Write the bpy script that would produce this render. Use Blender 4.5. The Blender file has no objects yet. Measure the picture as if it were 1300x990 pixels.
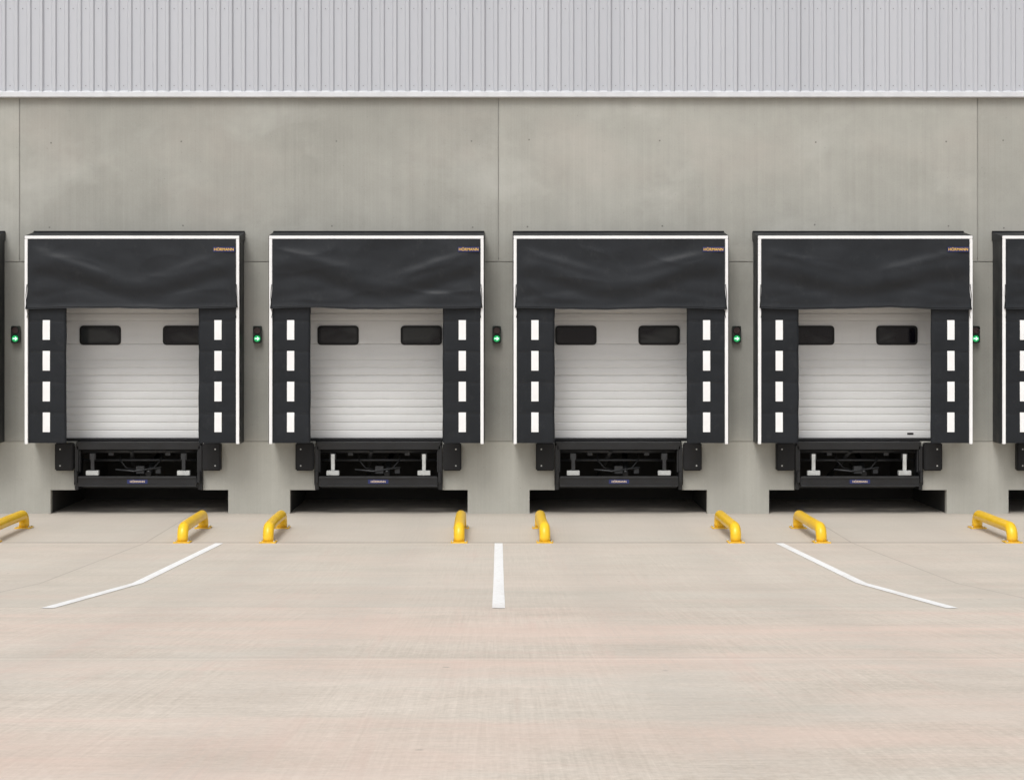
import bpy, bmesh, math, random
from mathutils import Vector, noise
random.seed(7)
S=bpy.context.scene
C=S.collection

# ---------------------------------------------------------------- node helper
class NT:
    def __init__(s,name):
        s.m=bpy.data.materials.new(name); s.m.use_nodes=True
        s.t=s.m.node_tree; s.b=s.t.nodes['Principled BSDF']
        s._pos=None
    def n(s,typ,**k):
        nd=s.t.nodes.new(typ)
        for a,v in k.items(): setattr(nd,a,v)
        return nd
    def l(s,a,b): s.t.links.new(a,b)
    def inp(s,sock,v):
        if hasattr(v,'is_output'): s.l(v,sock)
        else: sock.default_value=v
    def pos(s):
        if s._pos is None: s._pos=s.n('ShaderNodeNewGeometry').outputs['Position']
        return s._pos
    def scaled(s,sx,sy,sz,off=(0,0,0)):
        m=s.n('ShaderNodeMapping'); s.l(s.pos(),m.inputs[0])
        m.inputs['Scale'].default_value=(sx,sy,sz); m.inputs['Location'].default_value=off
        return m.outputs[0]
    def noise(s,vec,scale=1,detail=4,rough=.55,dist=0):
        n=s.n('ShaderNodeTexNoise'); s.l(vec,n.inputs['Vector'])
        n.inputs['Scale'].default_value=scale; n.inputs['Detail'].default_value=detail
        n.inputs['Roughness'].default_value=rough; n.inputs['Distortion'].default_value=dist
        return n.outputs['Fac']
    def math(s,op,a,b=0.0,c=None):
        n=s.n('ShaderNodeMath',operation=op); s.inp(n.inputs[0],a); s.inp(n.inputs[1],b)
        if c is not None: s.inp(n.inputs[2],c)
        return n.outputs[0]
    def rng(s,v,a,b,c=0.0,d=1.0):
        n=s.n('ShaderNodeMapRange'); s.inp(n.inputs[0],v)
        for i,x in enumerate((a,b,c,d)): n.inputs[i+1].default_value=x
        return n.outputs[0]
    def mix(s,f,a,b,mode='MIX'):
        n=s.n('ShaderNodeMix',data_type='RGBA',blend_type=mode)
        s.inp(n.inputs[0],f)
        for sock,v in ((n.inputs[6],a),(n.inputs[7],b)):
            if isinstance(v,tuple) and len(v)==3: v=(*v,1)
            s.inp(sock,v)
        return n.outputs[2]
    def bump(s,h,strength=.3,dist=.01):
        n=s.n('ShaderNodeBump'); s.l(h,n.inputs['Height'])
        n.inputs['Strength'].default_value=strength; n.inputs['Distance'].default_value=dist
        s.l(n.outputs[0],s.b.inputs['Normal'])
    def set(s,col=None,rough=None,metal=None,spec=None):
        if col is not None:
            if isinstance(col,tuple) and len(col)==3: col=(*col,1)
            s.inp(s.b.inputs['Base Color'],col)
        if rough is not None: s.inp(s.b.inputs['Roughness'],rough)
        if metal is not None: s.inp(s.b.inputs['Metallic'],metal)
        if spec is not None: s.inp(s.b.inputs['Specular IOR Level'],spec)

def simple(name,col,rough=.6,metal=0,var=.12,sc=6,bump=0,spec=.5):
    t=NT(name)
    f=t.noise(t.scaled(1,1,1),sc,3,.6)
    dk=tuple(c*(1-var) for c in col); lt=tuple(min(1,c*(1+var)) for c in col)
    t.set(t.mix(t.rng(f,.3,.7),dk,lt),t.rng(f,.3,.7,rough-.06,rough+.06),metal,spec)
    if bump: t.bump(t.noise(t.scaled(1,1,1),90,3),bump,.004)
    return t.m

# ---------------------------------------------------------------- materials
def mat_concrete(name,lo,hi,pink=.5,cloud=1.0):
    t=NT(name)
    oi=t.n('ShaderNodeObjectInfo')
    big=t.noise(t.scaled(1,1,1),.42,5,.55,.2)
    mid=t.noise(t.scaled(1,1,1,(5,2,9)),1.9,6,.65,0)
    strk=t.noise(t.scaled(7,7,.35),1,4,.6)
    fine=t.noise(t.scaled(1,1,1),40,3,.7)
    lines=t.noise(t.scaled(38,38,.12),1,2,.5)
    v=t.math('ADD',t.math('MULTIPLY',big,.36),t.math('MULTIPLY',mid,.24))
    v=t.math('ADD',v,t.math('MULTIPLY',strk,.15))
    v=t.math('ADD',v,t.math('MULTIPLY',fine,.14))
    v=t.math('ADD',v,t.math('MULTIPLY',lines,.11))
    v=t.rng(v,.36,.64)
    c=t.mix(v,lo,hi)
    cl=t.noise(t.scaled(.8,1,1.0,(3,1,4)),.9,6,.62,.25)
    c=t.mix(t.rng(cl,.54,.76,0,.30*cloud),c,(.56,.56,.525))
    pk=t.noise(t.scaled(.7,1,1,(11,0,2)),.7,4,.6,.2)
    c=t.mix(t.rng(pk,.52,.72,0,.26*pink),c,(.50,.435,.39))
    rs=t.noise(t.scaled(14,14,.25,(4,0,1)),1,3,.6)
    c=t.mix(t.rng(rs,.62,.78,0,.14),c,(.22,.21,.19))
    vo=t.n('ShaderNodeTexVoronoi'); t.l(t.scaled(1,1,1),vo.inputs['Vector']); vo.inputs['Scale'].default_value=7
    c=t.mix(t.rng(vo.outputs['Distance'],.03,.07,.45,0),c,(.2,.19,.18))
    # run-off grime just under the flashing
    sx=t.n('ShaderNodeSeparateXYZ'); t.l(t.pos(),sx.inputs[0])
    dr=t.math('MULTIPLY',t.rng(sx.outputs[2],5.9,6.6,0,1),t.rng(strk,.42,.66))
    c=t.mix(t.math('MULTIPLY',dr,.30),c,(.24,.235,.21))
    tone=t.rng(oi.outputs['Random'],0,1,.96,1.05)
    comb=t.n('ShaderNodeCombineColor')
    for i in range(3): t.l(tone,comb.inputs[i])
    c=t.mix(1.0,c,comb.outputs[0],'MULTIPLY')
    t.set(c,.85,0,.25)
    t.bump(fine,.25,.006)
    return t.m
M_CONC=mat_concrete('concrete_panel',(.285,.283,.255),(.40,.397,.362),.7)
M_PLINTH=mat_concrete('concrete_plinth',(.335,.33,.295),(.44,.435,.395),.2,.6)
M_JOINT=simple('joint_sealant',(.27,.265,.245),.8)
M_SHADEC=simple('pit_concrete_shaded',(.05,.049,.046),.9)  # shade of the recess put into the colour, so the pit reads black
M_HOLE=simple('tie_hole_plug',(.19,.185,.17),.9)

def mat_ground():
    t=NT('ground_concrete')
    sx=t.n('ShaderNodeSeparateXYZ'); t.l(t.pos(),sx.inputs[0])
    X,Y=sx.outputs[0],sx.outputs[1]
    big=t.noise(t.scaled(.6,1.2,1),.28,5,.6,.6)
    mid=t.noise(t.scaled(.7,1.2,1,(3,7,0)),1.1,7,.70,.2)
    br_x=t.noise(t.scaled(1.6,48,1),1,4,.75)
    br_y=t.noise(t.scaled(48,.7,1,(2,5,0)),1,4,.75)
    fine=t.noise(t.scaled(1,1,1),26,5,.8)
    fw=t.math('MULTIPLY',t.math('SUBTRACT',fine,.5),.40)
    v=t.math('ADD',t.math('MULTIPLY',big,.22),t.math('MULTIPLY',mid,.28))
    v=t.math('ADD',v,t.math('MULTIPLY',br_x,.25))
    v=t.math('ADD',v,t.math('MULTIPLY',br_y,.25))
    v=t.math('ADD',v,fw)
    v=t.rng(v,.37,.63)
    c=t.mix(v,(.455,.395,.33),(.70,.625,.545))
    pk=t.noise(t.scaled(.45,1.1,1,(21,3,0)),.55,5,.62,.3)
    far=t.rng(Y,-10,-19,.40,1.0)
    c=t.mix(t.math('MULTIPLY',t.rng(pk,.42,.62,0,.65),far),c,(.71,.545,.465))
    pk2=t.noise(t.scaled(6,.30,1,(1,30,0)),.8,4,.65,.2)
    c=t.mix(t.rng(pk2,.56,.72,0,.26),c,(.60,.41,.35))
    pk3=t.noise(t.scaled(.35,4,1,(7,11,0)),.9,5,.7,.2)
    c=t.mix(t.rng(pk3,.56,.72,0,.24),c,(.60,.42,.36))
    gy=t.noise(t.scaled(.6,1.3,1,(40,9,0)),.6,6,.66,.2)
    c=t.mix(t.rng(gy,.5,.70,0,.40),c,(.57,.55,.49))
    ap=t.rng(Y,-4.05,-4.03)
    c=t.mix(t.math('MULTIPLY',ap,.45),c,(.47,.43,.38))
    mp=t.math('MULTIPLY',t.rng(Y,-13.81,-13.79),.32)
    c=t.mix(mp,c,(.50,.475,.41))
    w=t.math('PINGPONG',t.math('ADD',X,t.math('MULTIPLY',mid,.25)),1.9)
    band=t.math('MULTIPLY',t.rng(w,.75,.95),t.rng(w,1.5,1.2))
    band=t.math('MULTIPLY',band,t.rng(br_y,.42,.62))
    c=t.mix(t.math('MULTIPLY',band,.20),c,(.34,.31,.28))
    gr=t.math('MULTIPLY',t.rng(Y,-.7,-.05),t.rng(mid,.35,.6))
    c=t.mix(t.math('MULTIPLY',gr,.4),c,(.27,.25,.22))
    sp=t.n('ShaderNodeTexVoronoi'); t.l(t.scaled(1,1,1),sp.inputs['Vector']); sp.inputs['Scale'].default_value=1.3
    c=t.mix(t.rng(sp.outputs['Distance'],.02,.035,.55,0),c,(.2,.17,.15))
    def joint(axis,p,wd,k):
        d=t.math('ABSOLUTE',t.math('SUBTRACT',axis,p))
        return t.math('MULTIPLY',t.rng(d,wd*.55,wd,1,0),k)
    js=[joint(Y,-4.04,.06,.85),joint(Y,-13.8,.03,.35),joint(Y,-18.4,.02,.35),joint(Y,-9.0,.03,.2)]
    for x in (-12.4,-8.6,-4.85,4.85,8.6,12.4): js.append(joint(X,x,.014,.5))
    j=js[0]
    for q in js[1:]: j=t.math('MAXIMUM',j,q)
    nv=t.rng(mid,.3,.6,.4,1)
    j=t.math('MULTIPLY',j,nv)
    c=t.mix(j,c,(.25,.21,.18))
    lj=t.math('MAXIMUM',joint(Y,-18.47,.03,.5),joint(Y,-4.15,.05,.45))
    c=t.mix(t.math('MULTIPLY',lj,nv),c,(.76,.69,.61))
    t.set(c,.82,0,.3)
    t.bump(fine,.3,.008)
    return t.m
M_GROUND=mat_ground()

def mat_paint():
    t=NT('road_paint')
    f=t.noise(t.scaled(1,1,1),22,5,.7); g=t.noise(t.scaled(1,.4,1),2.5,4,.6)
    k=t.math('ADD',t.rng(f,.52,.70,0,.65),t.rng(g,.5,.75,0,.3))
    t.set(t.mix(k,(.87,.87,.86),(.60,.54,.48)),.6)
    return t.m
M_PAINT=mat_paint()

def mat_clad():
    t=NT('metal_cladding')
    a=t.noise(t.scaled(1,1,.15),1.1,4,.6)
    sx=t.n('ShaderNodeSeparateXYZ'); t.l(t.pos(),sx.inputs[0])
    sh=t.n('ShaderNodeTexWhiteNoise',noise_dimensions='1D')
    t.l(t.math('FLOOR',t.math('ADD',sx.outputs[0],.03)),sh.inputs['W'])
    v=t.math('ADD',t.math('MULTIPLY',a,.6),t.math('MULTIPLY',sh.outputs['Value'],.3))
    c=t.mix(v,(.445,.46,.495),(.515,.53,.565))
    t.set(c,.45,.05,.5); return t.m
M_CLAD=mat_clad()
M_FLASH=simple('flashing_metal',(.58,.59,.61),.4,.05,.05)
M_SCREW=simple('screw_head',(.24,.24,.26),.5,.3)

def mat_fabric(name,lo,hi,rough,spec):
    t=NT(name)
    a=t.noise(t.scaled(1,1,1),2.2,4,.6,.3); b=t.noise(t.scaled(1,1,1),5,3,.5,.5)
    dust=t.noise(t.scaled(1.5,1,1),4,6,.75)
    c=t.mix(t.rng(a,.3,.7),lo,hi)
    c=t.mix(t.rng(dust,.56,.75,0,.3),c,(.045,.046,.048))
    t.set(c,t.rng(a,.3,.7,rough-.07,rough+.1),0,spec)
    t.bump(b,.18,.02)
    return t.m
M_FAB=mat_fabric('pvc_curtain',(.010,.0120,.0150),(.014,.0162,.0200),.46,.30)
M_FLAP=mat_fabric('pvc_flap',(.010,.0120,.0150),(.014,.0162,.0200),.52,.25)
M_WHITE=simple('white_edge_strip',(.83,.83,.83),.5,0,.03)
def mat_door():
    t=NT('door_panel_paint')
    a=t.noise(t.scaled(.6,1,3),1.8,4,.6)
    d=t.noise(t.scaled(3,1,.5),2,5,.7)
    c=t.mix(t.rng(a,.3,.7),(.655,.66,.66),(.71,.715,.715))
    c=t.mix(t.rng(d,.55,.8,0,.2),c,(.54,.535,.52))
    t.set(c,.45,0,.4); return t.m
M_DOOR=mat_door()
def mat_glass():
    t=NT('window_glass')
    a=t.noise(t.scaled(.9,1,2.2),1.5,2,.4,.6)
    t.set(t.mix(t.rng(a,.42,.62),(.005,.005,.009),(.036,.040,.042)),.10,0,.35); return t.m  # paler mottling in the base colour imitates faint grey reflections
M_GLASS=mat_glass()
M_RUB=simple('black_rubber',(.010,.010,.011),.6,0,.2,8,0,.3)
M_STEEL=simple('black_steel',(.009,.0095,.011),.42,.1,.25,5)
M_STEEL2=simple('grey_steel',(.028,.029,.031),.45,.3,.25,7)
M_GALV=simple('galvanised_steel',(.50,.51,.50),.5,.3,.15,12)
def mat_yellow():
    t=NT('yellow_paint')
    a=t.noise(t.scaled(1,1,1),5,5,.65); s=t.noise(t.scaled(1,1,1),26,5,.7)
    sx=t.n('ShaderNodeSeparateXYZ'); t.l(t.pos(),sx.inputs[0])
    low=t.rng(sx.outputs[2],.10,.0,0,.5)
    c=t.mix(t.rng(a,.3,.7),(.80,.47,.008),(.88,.56,.02))
    c=t.mix(t.math('MULTIPLY',low,t.rng(s,.4,.6)),c,(.45,.3,.10))
    c=t.mix(t.rng(s,.64,.72,0,.6),c,(.28,.2,.1))
    t.set(c,.35,0,.5); return t.m
M_YEL=mat_yellow()
M_BLUE=simple('label_blue',(.012,.02,.11),.5,0,.05)
M_LETTER=simple('label_letters',(.85,.50,.08),.5,0,.05)
M_LETTERW=simple('label_letters_pale',(.7,.55,.4),.5,0,.05)
def emis(name,col,st,base=(.01,.01,.01)):
    t=NT(name); t.set(base,.3)
    t.b.inputs['Emission Color'].default_value=(*col,1); t.b.inputs['Emission Strength'].default_value=st
    return t.m
M_GREEN=emis('green_lamp',(.0,.55,.14),.8)
M_ARROW=emis('green_arrow',(.55,1,.7),1.8)
M_REDOFF=simple('red_lamp_off',(.035,.008,.008),.25)
M_BODY=simple('signal_housing',(.012,.022,.016),.45)

# ---------------------------------------------------------------- mesh helpers
def empty(name,loc=(0,0,0)):
    e=bpy.data.objects.new(name,None); e.location=loc; e.empty_display_size=.3; C.objects.link(e); return e
def mesh(name,vs,fs,mat,parent=None,smooth=False):
    me=bpy.data.meshes.new(name); me.from_pydata([tuple(v) for v in vs],[],fs)
    bm=bmesh.new(); bm.from_mesh(me); bmesh.ops.recalc_face_normals(bm,faces=bm.faces); bm.to_mesh(me); bm.free()
    if smooth:
        for p in me.polygons: p.use_smooth=True
    me.materials.append(mat)
    o=bpy.data.objects.new(name,me); C.objects.link(o)
    if parent: o.parent=parent
    return o
def boxes(name,lst,mat,parent=None,bev=0.0):
    bm=bmesh.new()
    for (x0,x1,y0,y1,z0,z1) in lst:
        v=[bm.verts.new(p) for p in ((x0,y0,z0),(x1,y0,z0),(x1,y1,z0),(x0,y1,z0),(x0,y0,z1),(x1,y0,z1),(x1,y1,z1),(x0,y1,z1))]
        for f in ((0,3,2,1),(4,5,6,7),(0,1,5,4),(1,2,6,5),(2,3,7,6),(3,0,4,7)): bm.faces.new([v[i] for i in f])
    if bev: bmesh.ops.bevel(bm,geom=list(bm.edges),offset=bev,segments=2,affect='EDGES')
    bmesh.ops.recalc_face_normals(bm,faces=bm.faces)
    me=bpy.data.meshes.new(name); bm.to_mesh(me); bm.free(); me.materials.append(mat)
    o=bpy.data.objects.new(name,me); C.objects.link(o)
    if parent: o.parent=parent
    return o
def tube(name,pts,r,mat,parent=None,seg=14,caps=True):
    P=[Vector(p) for p in pts]; vs=[];fs=[]
    prev=None
    for i,p in enumerate(P):
        d=(P[min(i+1,len(P)-1)]-P[max(i-1,0)]).normalized()
        if prev is None:
            a=d.cross(Vector((1,0,0)) if abs(d.x)<.9 else Vector((0,0,1))).normalized()
        else: a=(prev-d*prev.dot(d)).normalized()
        prev=a; b=d.cross(a)
        for k in range(seg):
            t=2*math.pi*k/seg; vs.append(p+a*math.cos(t)*r+b*math.sin(t)*r)
    for i in range(len(P)-1):
        for k in range(seg):
            k2=(k+1)%seg; fs.append((i*seg+k,i*seg+k2,(i+1)*seg+k2,(i+1)*seg+k))
    if caps:
        fs.append(tuple(range(seg))); fs.append(tuple((len(P)-1)*seg+k for k in range(seg)))
    o=mesh(name,vs,fs,mat,parent)
    for p in o.data.polygons:
        if len(p.vertices)==4: p.use_smooth=True
    return o
def rrect(cx,cz,w,h,r,n=5):
    pts=[]
    for (sx,sz,a0) in ((1,1,0),(-1,1,90),(-1,-1,180),(1,-1,270)):
        for i in range(n+1):
            a=math.radians(a0+90*i/n); pts.append((cx+sx*(w/2-r)+r*math.cos(a),cz+sz*(h/2-r)+r*math.sin(a)))
    return pts
def prism(name,poly,y0,y1,mat,parent=None):
    n=len(poly); vs=[(x,y0,z) for x,z in poly]+[(x,y1,z) for x,z in poly]
    fs=[tuple(range(n)),tuple(range(2*n-1,n-1,-1))]+[(i,(i+1)%n,n+(i+1)%n,n+i) for i in range(n)]
    return mesh(name,vs,fs,mat,parent)
def ring(name,po,pi_,y0,y1,mat,parent=None):
    n=len(po); vs=[(x,y0,z) for x,z in po]+[(x,y0,z) for x,z in pi_]+[(x,y1,z) for x,z in po]+[(x,y1,z) for x,z in pi_]
    fs=[]
    for i in range(n):
        j=(i+1)%n
        fs+= [(i,j,n+j,n+i),(2*n+i,2*n+j,j,i),(n+i,n+j,3*n+j,3*n+i),(2*n+i,3*n+i,3*n+j,2*n+j)]
    return mesh(name,vs,fs,mat,parent)
def text(name,s,size,loc,mat,parent):
    cu=bpy.data.curves.new(name,'FONT'); cu.body=s; cu.size=size; cu.extrude=.001
    cu.align_x='CENTER'; cu.align_y='CENTER'; cu.materials.append(mat); cu.offset=.0006
    o=bpy.data.objects.new(name,cu); C.objects.link(o); o.parent=parent
    o.location=loc; o.rotation_euler=(math.pi/2,0,0); return o
def grid(name,nu,nv,fn,mat,parent,smooth=True):
    vs=[fn(i/nu,j/nv) for j in range(nv+1) for i in range(nu+1)]
    fs=[(j*(nu+1)+i,j*(nu+1)+i+1,(j+1)*(nu+1)+i+1,(j+1)*(nu+1)+i) for j in range(nv) for i in range(nu)]
    return mesh(name,vs,fs,mat,parent,smooth)

# ---------------------------------------------------------------- ground
PROF=[(400,0),(-4.1,0),(-10,.25),(-14,.58),(-23,1.30),(-27,1.42),(-400,1.42)]
def gz(y):
    for (a,za),(b,zb) in zip(PROF,PROF[1:]):
        if a>=y>=b: return za+(zb-za)*(a-y)/(a-b)
    return 0
ys=[p[0] for p in PROF]
ys=sorted(set(ys+[2.6,-2,-7,-12,-18]),reverse=True)
xs=[-400,-60,-20,0,20,60,400]
vs=[(x,y,gz(y)) for y in ys for x in xs]
n=len(xs)
mesh('ground',vs,[(j*n+i,j*n+i+1,(j+1)*n+i+1,(j+1)*n+i) for j in range(len(ys)-1) for i in range(n-1)],M_GROUND)
for x in (-3.82,0.0,3.84,-7.6,7.6):
    yy=[-4.14,-6,-8,-10,-12,-14.0]; w=.055
    vs=[]; 
    for y in yy: vs+=[(x-w,y,gz(y)+.004),(x+w,y,gz(y)+.004)]
    mesh('bay_line_marking',vs,[(2*i,2*i+1,2*i+3,2*i+2) for i in range(len(yy)-1)],M_PAINT)

# ---------------------------------------------------------------- building
B=empty('warehouse_building')
W=30.4; DOCKS=[-13.3,-9.5,-5.7,-1.9,1.9,5.7,9.5,13.3]
HB=3.99; ZC=6.60
for k in range(-4,4):
    x0,x1=7.6*k,7.6*(k+1)
    boxes('upper_wall_panel',[(x0+.007,x1-.007,0,.3,HB+.005,ZC)],M_CONC,B,.005)
hl=[]
for k in range(-4,4):
    for hx in (.45,2.6,5.0,7.15):
        for hz in (4.55,5.9):
            hl.append((7.6*k+hx+random.uniform(-.05,.05),hz+random.uniform(-.03,.03)))
vs=[];fs=[]
for hx,hz in hl:
    b=len(vs); vs+=[(hx+.014*math.cos(a*.785),-.003,hz+.014*math.sin(a*.785)) for a in range(8)]; fs.append(tuple(range(b,b+8)))
mesh('tie_hole_plugs',vs,fs,M_HOLE,B)
edges=[-W]+[e for d in DOCKS for e in (d-1.3,d+1.3)]+[W]
for i in range(0,len(edges),2):
    boxes('wall_pier',[(edges[i],edges[i+1],0,.3,1.145,HB-.005)],M_CONC,B,.004)
boxes('joint_backing',[(-W,W,.012,.28,HB-.03,HB+.05)]+[(7.6*q-.05,7.6*q+.05,.012,.28,HB+.06,ZC-.01) for q in range(-3,4)],M_JOINT,B)
e1=[-W]+[e for d in DOCKS for e in (d-1.01,d+1.01)]+[W]
e2=[-W]+[e for d in DOCKS for e in (d-1.41,d+1.41)]+[W]
for i in range(0,len(e1),2):
    for (ya,yb,g,mt,nm) in ((-.004,.12,0,M_PLINTH,'plinth'),(.12,2.5,.012,M_SHADEC,'pit_side_wall')):
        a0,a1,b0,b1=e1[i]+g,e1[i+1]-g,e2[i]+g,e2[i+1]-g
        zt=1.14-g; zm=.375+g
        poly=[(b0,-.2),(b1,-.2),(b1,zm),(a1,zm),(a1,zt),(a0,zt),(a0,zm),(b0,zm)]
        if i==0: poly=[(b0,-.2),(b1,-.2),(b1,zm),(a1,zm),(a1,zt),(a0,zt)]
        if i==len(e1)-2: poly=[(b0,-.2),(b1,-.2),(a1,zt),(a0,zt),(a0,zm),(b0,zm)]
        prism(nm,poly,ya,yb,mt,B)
boxes('pit_back_wall',[(-W,W,2.5,2.7,-.2,1.14)],M_SHADEC,B)
boxes('floor_slab',[(-W+.1,W-.1,2.7,39.9,1.0,1.12)],M_SHADEC,B)
boxes('shell_wall',[(-W,-W+.3,.3,40,-.2,12),(W-.3,W,.3,40,-.2,12),(-W,W,40,40.3,-.2,12)],M_CLAD,B)
boxes('roof',[(-W-.1,W+.1,-.12,40.4,12.0,12.2)],M_FLASH,B)
boxes('backing_wall',[(-W+.3,W-.3,.1,.29,ZC+.02,12)],M_SHADEC,B)
P=.2; prof=[(0,0),(.112,0),(.132,-.032),(.180,-.032)]
pts=[]
x=-W
while x<W-.001:
    for px,py in prof: pts.append((x+px,py-.03))
    x+=P
pts.append((W,-.03))
vs=[(x,y,ZC+.065) for x,y in pts]+[(x,y,12) for x,y in pts]; n=len(pts)
mesh('wall_cladding',vs,[(i,i+1,n+i+1,n+i) for i in range(n-1)],M_CLAD,B)
fp=[(0.05,ZC+.12),(-.03,ZC+.10),(-.085,ZC+.07),(-.09,ZC+.0),(-.075,ZC-.012),(.0,ZC-.012)]
vs=[(-W,y,z) for y,z in fp]+[(W,y,z) for y,z in fp]; n=len(fp)
mesh('flashing',vs,[(i,i+1,n+i+1,n+i) for i in range(n-1)],M_FLASH,B)
sc=[]
for zz in (6.78,8.0,9.6,11.2):
    x=-W+.056
    while x<W:
        sc.append((x-.007,x+.007,-.037,-.031,zz-.007,zz+.007)); x+=.2
boxes('cladding_screws',sc,M_SCREW,B)
boxes('sheet_lap',[(x_-.002,x_+.002,-.066,-.0625,ZC+.08,12) for x_ in [-W+.178+1.0*q for q in range(60)]],M_SCREW,B)

def door(dx,idx):
    D=empty('sectional_door',(dx,0,0)); D.parent=B
    prof=[]; yb=.22
    zs=1.175
    while zs<3.985:
        smoothzone = 2.60<zs+.06<3.05
        pj = abs(((zs-1.175)/.5)-round((zs-1.175)/.5))<.02
        h=.125
        dpt=.016 if pj else .009
        if smoothzone and not pj:
            prof+=[(yb,zs),(yb,zs+h)]
        else:
            prof+=[(yb+dpt,zs),(yb+dpt,zs+.007),(yb,zs+.018),(yb-.003,zs+h*.5),(yb,zs+h-.007)]
        zs+=h
    vs=[(-1.3,y,z) for y,z in prof]+[(1.3,y,z) for y,z in prof]; n=len(prof)
    mesh('door_leaf',vs,[(i,i+1,n+i+1,n+i) for i in range(n-1)],M_DOOR,D)
    boxes('door_backing',[(-1.3,1.3,.24,.27,1.15,3.98)],M_DOOR,D)
    boxes('bottom_seal',[(-1.28,1.28,.20,.235,1.142,1.178)],M_RUB,D,.004)
    for sx in (-1,1):
        o=rrect(sx*.665,2.825,.66,.31,.06); i=rrect(sx*.665,2.825,.59,.24,.035)
        ring('window_frame',o,i,.203,.222,M_RUB,D)
        prism('window_glass',rrect(sx*.665,2.825,.62,.27,.04),.2135,.2185,M_GLASS,D)
    boxes('door_jamb',[(-1.3,-1.24,.05,.19,1.16,3.97),(1.24,1.3,.05,.19,1.16,3.97),(-1.235,1.235,.05,.19,3.9,3.97)],M_FLASH,D,.004)
    if idx%4==1: boxes('door_sticker',[(.83,.93,.212,.2145,1.24,1.27)],M_RUB,D)

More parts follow.
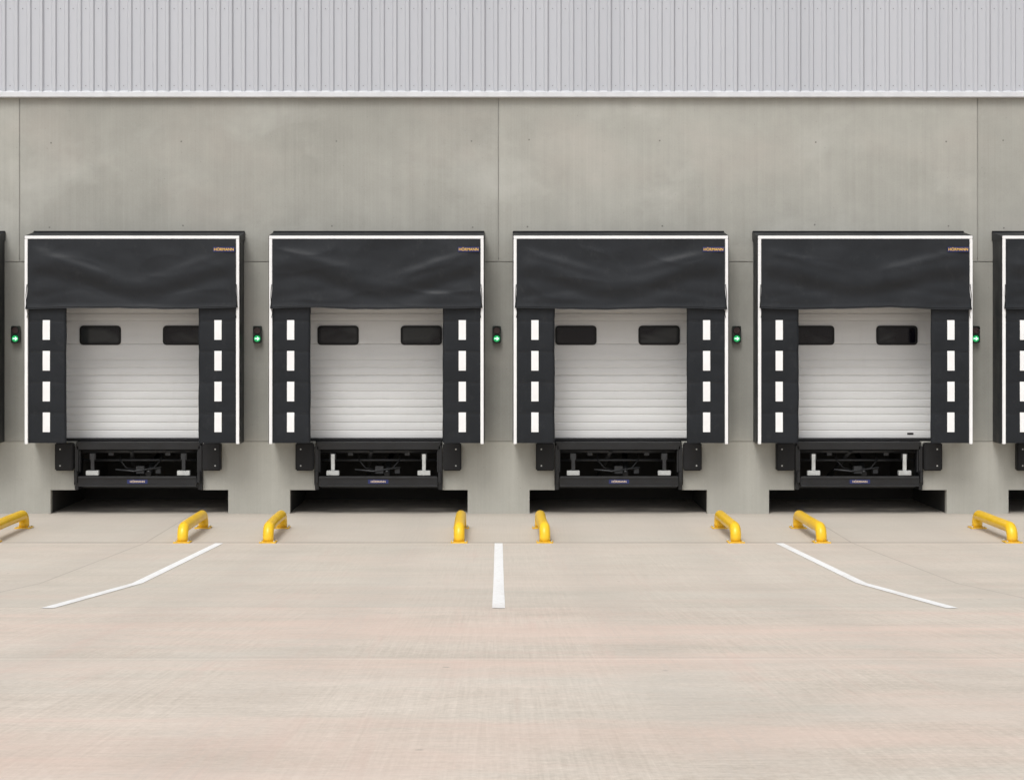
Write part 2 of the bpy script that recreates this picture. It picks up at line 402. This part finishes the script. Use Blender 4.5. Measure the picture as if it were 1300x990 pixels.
def shelter(dx,idx):
    E=empty('dock_shelter',(dx,0,0)); sd=idx*13.7+3
    HW=1.667; ZT=4.375; ZB=1.14; YF=-.60
    def N(x,z,s,o=0): return noise.noise(Vector((x*s+sd,z*s+o,sd*.37)))
    for sx in (-1,1):
        grid('side_fabric',10,40,lambda u,v:(sx*(HW-.006+(.018*(1-u)+.016*N(u*2,v*9,1,3)*math.sin(math.pi*u))),YF+.02+u*(.60-.025),ZB+.0+v*(ZT-ZB-.02)),M_FAB,E)
    def rf(u,v):
        x=-HW-.012+u*(2*HW+.024)
        return (x,YF+.0+v*.597,ZT-.006+.09*v+.010*N(x,v,2.2,9)*math.sin(math.pi*min(1,v*1.0)*.8))
    grid('roof_fabric',60,6,rf,M_FAB,E)
    boxes('roof_edge_trim',[(-HW-.008,HW+.008,-.04,-.003,ZT+.06,ZT+.105)],M_RUB,E,.006)
    for sx in (-1,1):
        x=sx*(HW+.010)
        mesh('roof_gusset',[(x,YF,ZT-.05),(x,-.004,ZT-.05),(x,-.004,ZT+.085),(x,YF,ZT-.002)],[(0,1,2,3)],M_FAB,E)
    t=.048
    boxes('white_edging',[(-HW,-HW+t,YF-.022,YF+.018,ZB,ZT-t-.001),(HW-t,HW,YF-.022,YF+.018,ZB,ZT-t-.001),(-HW,HW,YF-.022,YF+.018,ZT-t,ZT)],M_WHITE,E,.004)
    boxes('inner_frame',[(-HW+.01,-HW+.05,YF+.02,YF+.06,ZB+.01,ZT-.06),(HW-.05,HW-.01,YF+.02,YF+.06,ZB+.01,ZT-.06),(-HW+.05,HW-.05,YF+.02,YF+.06,ZT-.11,ZT-.06),
        (-HW+.01,-HW+.05,-.05,-.01,ZB+.01,ZT-.02),(HW-.05,HW-.01,-.05,-.01,ZB+.01,ZT-.02)],M_GALV,E)
    cz0=ZT-t-.002; cz1=3.245
    a1=random.uniform(.30,.45); a2=random.uniform(.3,.45); cl=random.uniform(-.3,.3)
    k1=random.uniform(.5,1.1); k2=random.uniform(.5,1.1)
    def cur(u,v):
        x0=-HW+t+.003; w=2*(HW-t-.003)
        spread=.035*min(1,max(0,(v-.72)/.28))
        x=x0+u*w+(u-.5)*2*spread
        uu=(u-.5)*2
        z=cz0+(cz1-cz0)*v
        z+= v*(.010*math.sin(u*9+sd)+.014*N(u*3,0,1.3,5)+.007*N(u*14,0,1,2))
        vl=.50+.13*math.cos(uu*math.pi*1.1+cl)+.09*N(u*2,0,1,8)
        d=v-vl
        fold=.023*math.exp(-(d/.13)**2)-.018*math.exp(-((d-.20)/.11)**2)
        for (cx,a,kk) in ((-1,a1,k1),(1,a2,k2)):
            q=abs(uu-cx)
            dd=(v-.15)-a*q*1.1
            fold+=.016*kk*math.exp(-(dd/.06)**2)*math.exp(-((q-.45)/.35)**2)
            dd=(v-.86)+a*.7*q
            fold-=.013*kk*math.exp(-(dd/.06)**2)*math.exp(-q*1.8)
        wr=N(x*.8,z*1.3,1.5,1); wr2=N(x*.8,z*1.6,4.0,7)
        rid=1-abs(N(x*.55,z*1.3,2.0,4))*3.0
        yy=.020*wr+.004*wr2+.007*max(0,rid)**2*kk
        env=min(1,v*6)*min(1,(1-abs(uu))*7+.10)
        env2=.45+.55*min(1,(1-v)*4)
        return (x,YF-.030-env*env2*(fold+yy)-.010*v-.010*max(0,(v-.93)/.07),z)
    grid('top_curtain',110,56,cur,M_FAB,E)
    hp=[Vector(cur(u/60,.975))+Vector((0,-.003,0)) for u in range(61)]
    tube('curtain_hem',hp,.006,M_FAB,E,8)
    ly=min(cur(u/40,v/20)[1] for u in range(35,41) for v in range(1,5))-.003
    for sx in (-1,1):
        def fy(x,z):
            q=((z-ZB)/.478)%1.0
            seam=math.exp(-((min(q,1-q))/.03)**2)
            fx=(abs(x)-1.03)/.585
            return YF+.012-(.005*math.sin(math.pi*q)*(1-.4*fx))+.005*seam-.010*N(x*1.1,z*.7,1.6,sx*5)-.0025*N(x*1.5,z,6,sx*9)
        def fl(u,v):
            x=sx*(1.03+u*(HW-t-1.03)); z=ZB+.015+v*(3.40-ZB)
            e=.007*N(0,z,2.0,sx*3)*(1-u)
            q=((z-ZB)/.478)%1.0
            e+=.004*math.sin(math.pi*q)*(1-u)
            return (x-sx*e,fy(x,z)+(.03 if u==0 else 0),z)
        grid('side_flap',26,100,fl,M_FLAP,E)
        for kz in range(4):
            z0=1.325+.478*kz; xc=sx*1.335
            grid('reflective_marker',3,8,lambda u,v:(xc-.056+.112*u,fy(xc-.056+.112*u,z0+.305*v)-.005,z0+.305*v),M_WHITE,E)
            zz=ZB+.478*(kz+1)
            if zz<3.3:
                tube('flap_seam',[(sx*(1.04+.57*i/12),fy(sx*(1.04+.57*i/12),zz)-.001,zz-.010*math.sin(math.pi*i/12)) for i in range(13)],.0045,M_RUB,E,6)
        x=sx*(HW-.04)
        tube('curtain_strap',[(x,YF-.03,3.62),(x+sx*.012,YF-.055,3.45),(x+sx*.004,YF-.05,3.3),(x-sx*.012,YF-.04,3.16+.03*random.random()),(x-sx*.002,YF-.04,3.10)],.005,M_RUB,E,6)
        grid('flap_return',2,20,lambda u,v:(sx*(HW-.05),YF+.03+u*.5,ZB+.01+v*(ZT-ZB-.1)),M_FLAP,E)
    boxes('label_plate',[(1.27,1.60,ly-.003,ly,4.125,4.20)],M_BLUE,E)
    text('label_text','HÖRMANN',.060,(1.435,ly-.0045,4.16),M_LETTER,E)

def leveller(dx,idx):
    E=empty('dock_leveller',(dx,0,0))
    boxes('platform',[(-.995,.995,-.02,2.49,1.085,1.138)],M_STEEL,E,.004)
    boxes('lip',[(-.98,.98,-.10,-.022,1.02,1.135)],M_STEEL,E,.008)
    boxes('side_frame',[(-1.005,-.945,-.10,.25,.385,1.08),(.945,1.005,-.10,.25,.385,1.08)],M_STEEL,E,.006)
    boxes('frame_edge',[(-.943,-.925,-.06,.06,.66,1.01),(.925,.943,-.06,.06,.66,1.01)],M_STEEL2,E,.003)
    boxes('toe_bar',[(-.94,.94,-.17,-.05,.455,.60)],M_STEEL,E,.012)
    boxes('toe_bar_flange',[(-.93,.93,-.19,-.172,.575,.607),(-.93,.93,-.19,-.172,.445,.468)],M_STEEL2,E,.004)
    boxes('toe_gusset',[(-.99,-.945,-.19,-.105,.50,.68),(.945,.99,-.19,-.105,.50,.68)],M_STEEL,E,.01)
    for sx in (-1,1):
        boxes('support_foot',[(sx*.72-.10,sx*.72+.10,-.14,-.05,.615,.69)],M_GALV,E,.006)
        boxes('support_leg',[(sx*.72-.028,sx*.72+.028,-.12,-.07,.692,.95)],M_GALV if idx%2 else M_STEEL2,E,.004)
        boxes('support_bracket',[(sx*.72-.045,sx*.72+.045,-.11,-.03,.86,.96)],M_STEEL2,E,.004)
        boxes('underframe_beam',[(sx*.45-.04,sx*.45+.04,.0,2.3,.92,1.07)],M_STEEL2,E,.004)
        tube('hydraulic_hose',[(sx*.3,.3,1.05),(sx*.33,.1,.85),(sx*.22,.05,.72),(sx*.05,.15,.68),(-sx*.05,.4,.75)],.012,M_RUB,E,8)
        boxes('bumper',[(sx*1.165-.145,sx*1.165+.145,-.15,-.006,.69,1.13)],M_RUB,E,.018)
        for bz in (.77,1.03):
            tube('bumper_bolt',[(sx*1.225,-.156,bz),(sx*1.225,-.149,bz)],.012,M_GALV,E,10)
        mesh('bumper_plate',[(sx*1.015,-.10,.46),(sx*1.015,-.004,.46),(sx*1.015,-.004,.70),(sx*1.015,-.10,.70)],[(0,1,2,3)],M_STEEL,E)
    tube('cross_tube',[(-.92,.02,.99),(.92,.02,.99)],.032,M_STEEL2,E,14)
    tube('cross_tube',[(-.92,.12,.84),(.92,.12,.84)],.022,M_STEEL2,E,14)
    tube('lip_cylinder',[(-.12,-.02,1.0),(-.18,.4,.8),(-.25,1.2,.5)],.035,M_STEEL2,E,12)
    tube('main_cylinder',[(.12,.1,.62),(.14,.5,.8),(.2,1.6,1.02)],.045,M_STEEL2,E,12)
    tube('cylinder_rod',[(-.38,-.0,.70),(-.1,.02,.67),(.34,.03,.73)],.014,M_STEEL2,E,8)
    boxes('valve_block',[(-.06,.07,.02,.14,.63,.75),(.25,.33,.04,.12,.63,.72)],M_STEEL2,E,.006)
    boxes('base_beam',[(-.94,.94,.1,.2,.40,.50)],M_STEEL,E,.006)
    boxes('label_plate',[(-.16,.16,-.1745,-.171,.49,.553)],M_BLUE,E)
    text('label_text','HÖRMANN',.046,(0,-.1755,.520),M_LETTERW,E)

def signal(x):
    E=empty('dock_signal_light',(x,0,2.84))
    prism('housing',rrect(0,0,.135,.27,.02),-.085,-.002,M_BODY,E)
    def disc(z,r,n=20): return [(r*math.cos(2*math.pi*i/n),z+r*math.sin(2*math.pi*i/n)) for i in range(n)]
    ring('lens_rim',disc(.065,.06),disc(.065,.052),-.100,-.086,M_RUB,E)
    ring('lens_rim',disc(-.065,.06),disc(-.065,.052),-.100,-.086,M_RUB,E)
    prism('red_lens',disc(.065,.051),-.092,-.087,M_REDOFF,E)
    prism('green_lens',disc(-.065,.051),-.092,-.087,M_GREEN,E)
    prism('green_arrow',[(-.036,-.074),(0,-.074),(0,-.098),(.040,-.065),(0,-.032),(0,-.056),(-.036,-.056)],-.0955,-.093,M_ARROW,E)
    for zc in (.065,-.065):
        vs=[];fs=[];n=12
        for i in range(n+1):
            a=math.radians(20+140*i/n)
            for yy,rr in ((-.099,.060),(-.135,.062)): vs.append((rr*math.cos(a),yy,zc+rr*math.sin(a)))
        for i in range(n): fs.append((2*i,2*i+1,2*i+3,2*i+2))
        mesh('visor',vs,fs,M_RUB,E)

def guide(x,flare):
    E=empty('wheel_guide',(x,0,0))
    y0,y1,h,r=-2.15,-4.02,.200,.135
    pts=[(0,y0,.012),(0,y0,h-r)]
    for i in range(1,9):
        a=math.radians(90*i/8); pts.append((0,y0-r+r*math.cos(a),h-r+r*math.sin(a)))
    pts.append((0,-3.1,h)); pts.append((0,-3.4,h))
    for i in range(0,8):
        a=math.radians(90-90*i/7) ; pts.append((0,y1+r-r*math.cos(a),h-r+r*math.sin(a)))
    pts.append((0,y1,.012))
    q=[]
    for (px,py,pz) in pts:
        f=max(0,(-3.2-py))*.10*flare
        q.append((px+f,py,pz))
    tube('pipe',q,.075,M_YEL,E,20)
    for yy,f in ((y0,0),(y1,(-3.2-y1)*.10*flare)):
        boxes('base_plate',[(f-.115,f+.115,yy-.115,yy+.115,.0005,.018)],M_YEL,E,.003)
        for bx in (-.09,.09):
            for by in (-.09,.09):
                tube('anchor_bolt',[(f+bx,yy+by,.016),(f+bx,yy+by,.036)],.012,M_GALV,E,6)

for i,d in enumerate(DOCKS):
    door(d,i); shelter(d,i); leveller(d,i)
    guide(d-1.29,.3); guide(d+1.35,.1)
for x in (-15.2,-11.4,-7.65,-3.82,-.03,3.77,7.55,11.4,15.2): signal(x)

# ---------------------------------------------------------------- light
w=bpy.data.worlds.new('World'); S.world=w; w.use_nodes=True
nt=w.node_tree; bg=nt.nodes['Background']
sky=nt.nodes.new('ShaderNodeTexSky'); sky.sky_type='NISHITA'; sky.sun_disc=False
EL,AZ=55,200
sky.sun_elevation=math.radians(EL); sky.sun_rotation=math.radians(AZ)
sky.air_density=1.0; sky.dust_density=4.0; sky.ozone_density=1.0
hs=nt.nodes.new('ShaderNodeHueSaturation'); hs.inputs['Saturation'].default_value=.22
nt.links.new(sky.outputs[0],hs.inputs['Color']); nt.links.new(hs.outputs[0],bg.inputs[0])
bg.inputs[1].default_value=.148
L=bpy.data.lights.new('sun','SUN'); L.energy=1.5; L.angle=math.radians(24); L.color=(1,.985,.955)
lo=bpy.data.objects.new('sun',L); C.objects.link(lo)
az=math.radians(AZ); el=math.radians(EL)
dirv=Vector((math.sin(az)*math.cos(el),math.cos(az)*math.cos(el),math.sin(el)))
lo.rotation_euler=dirv.to_track_quat('Z','Y').to_euler(); lo.location=(0,-20,30)

# ---------------------------------------------------------------- camera
cam=bpy.data.cameras.new('camera'); co=bpy.data.objects.new('camera',cam); C.objects.link(co)
co.location=(0,-30,2.96); co.rotation_euler=(math.pi/2,0,0)
cam.sensor_width=36; cam.lens=2400/1300*36
cam.shift_x=17/1300; cam.shift_y=-80/1300
cam.clip_end=2000; S.camera=co
S.view_settings.view_transform='Standard'; S.view_settings.look='None'; S.view_settings.exposure=0
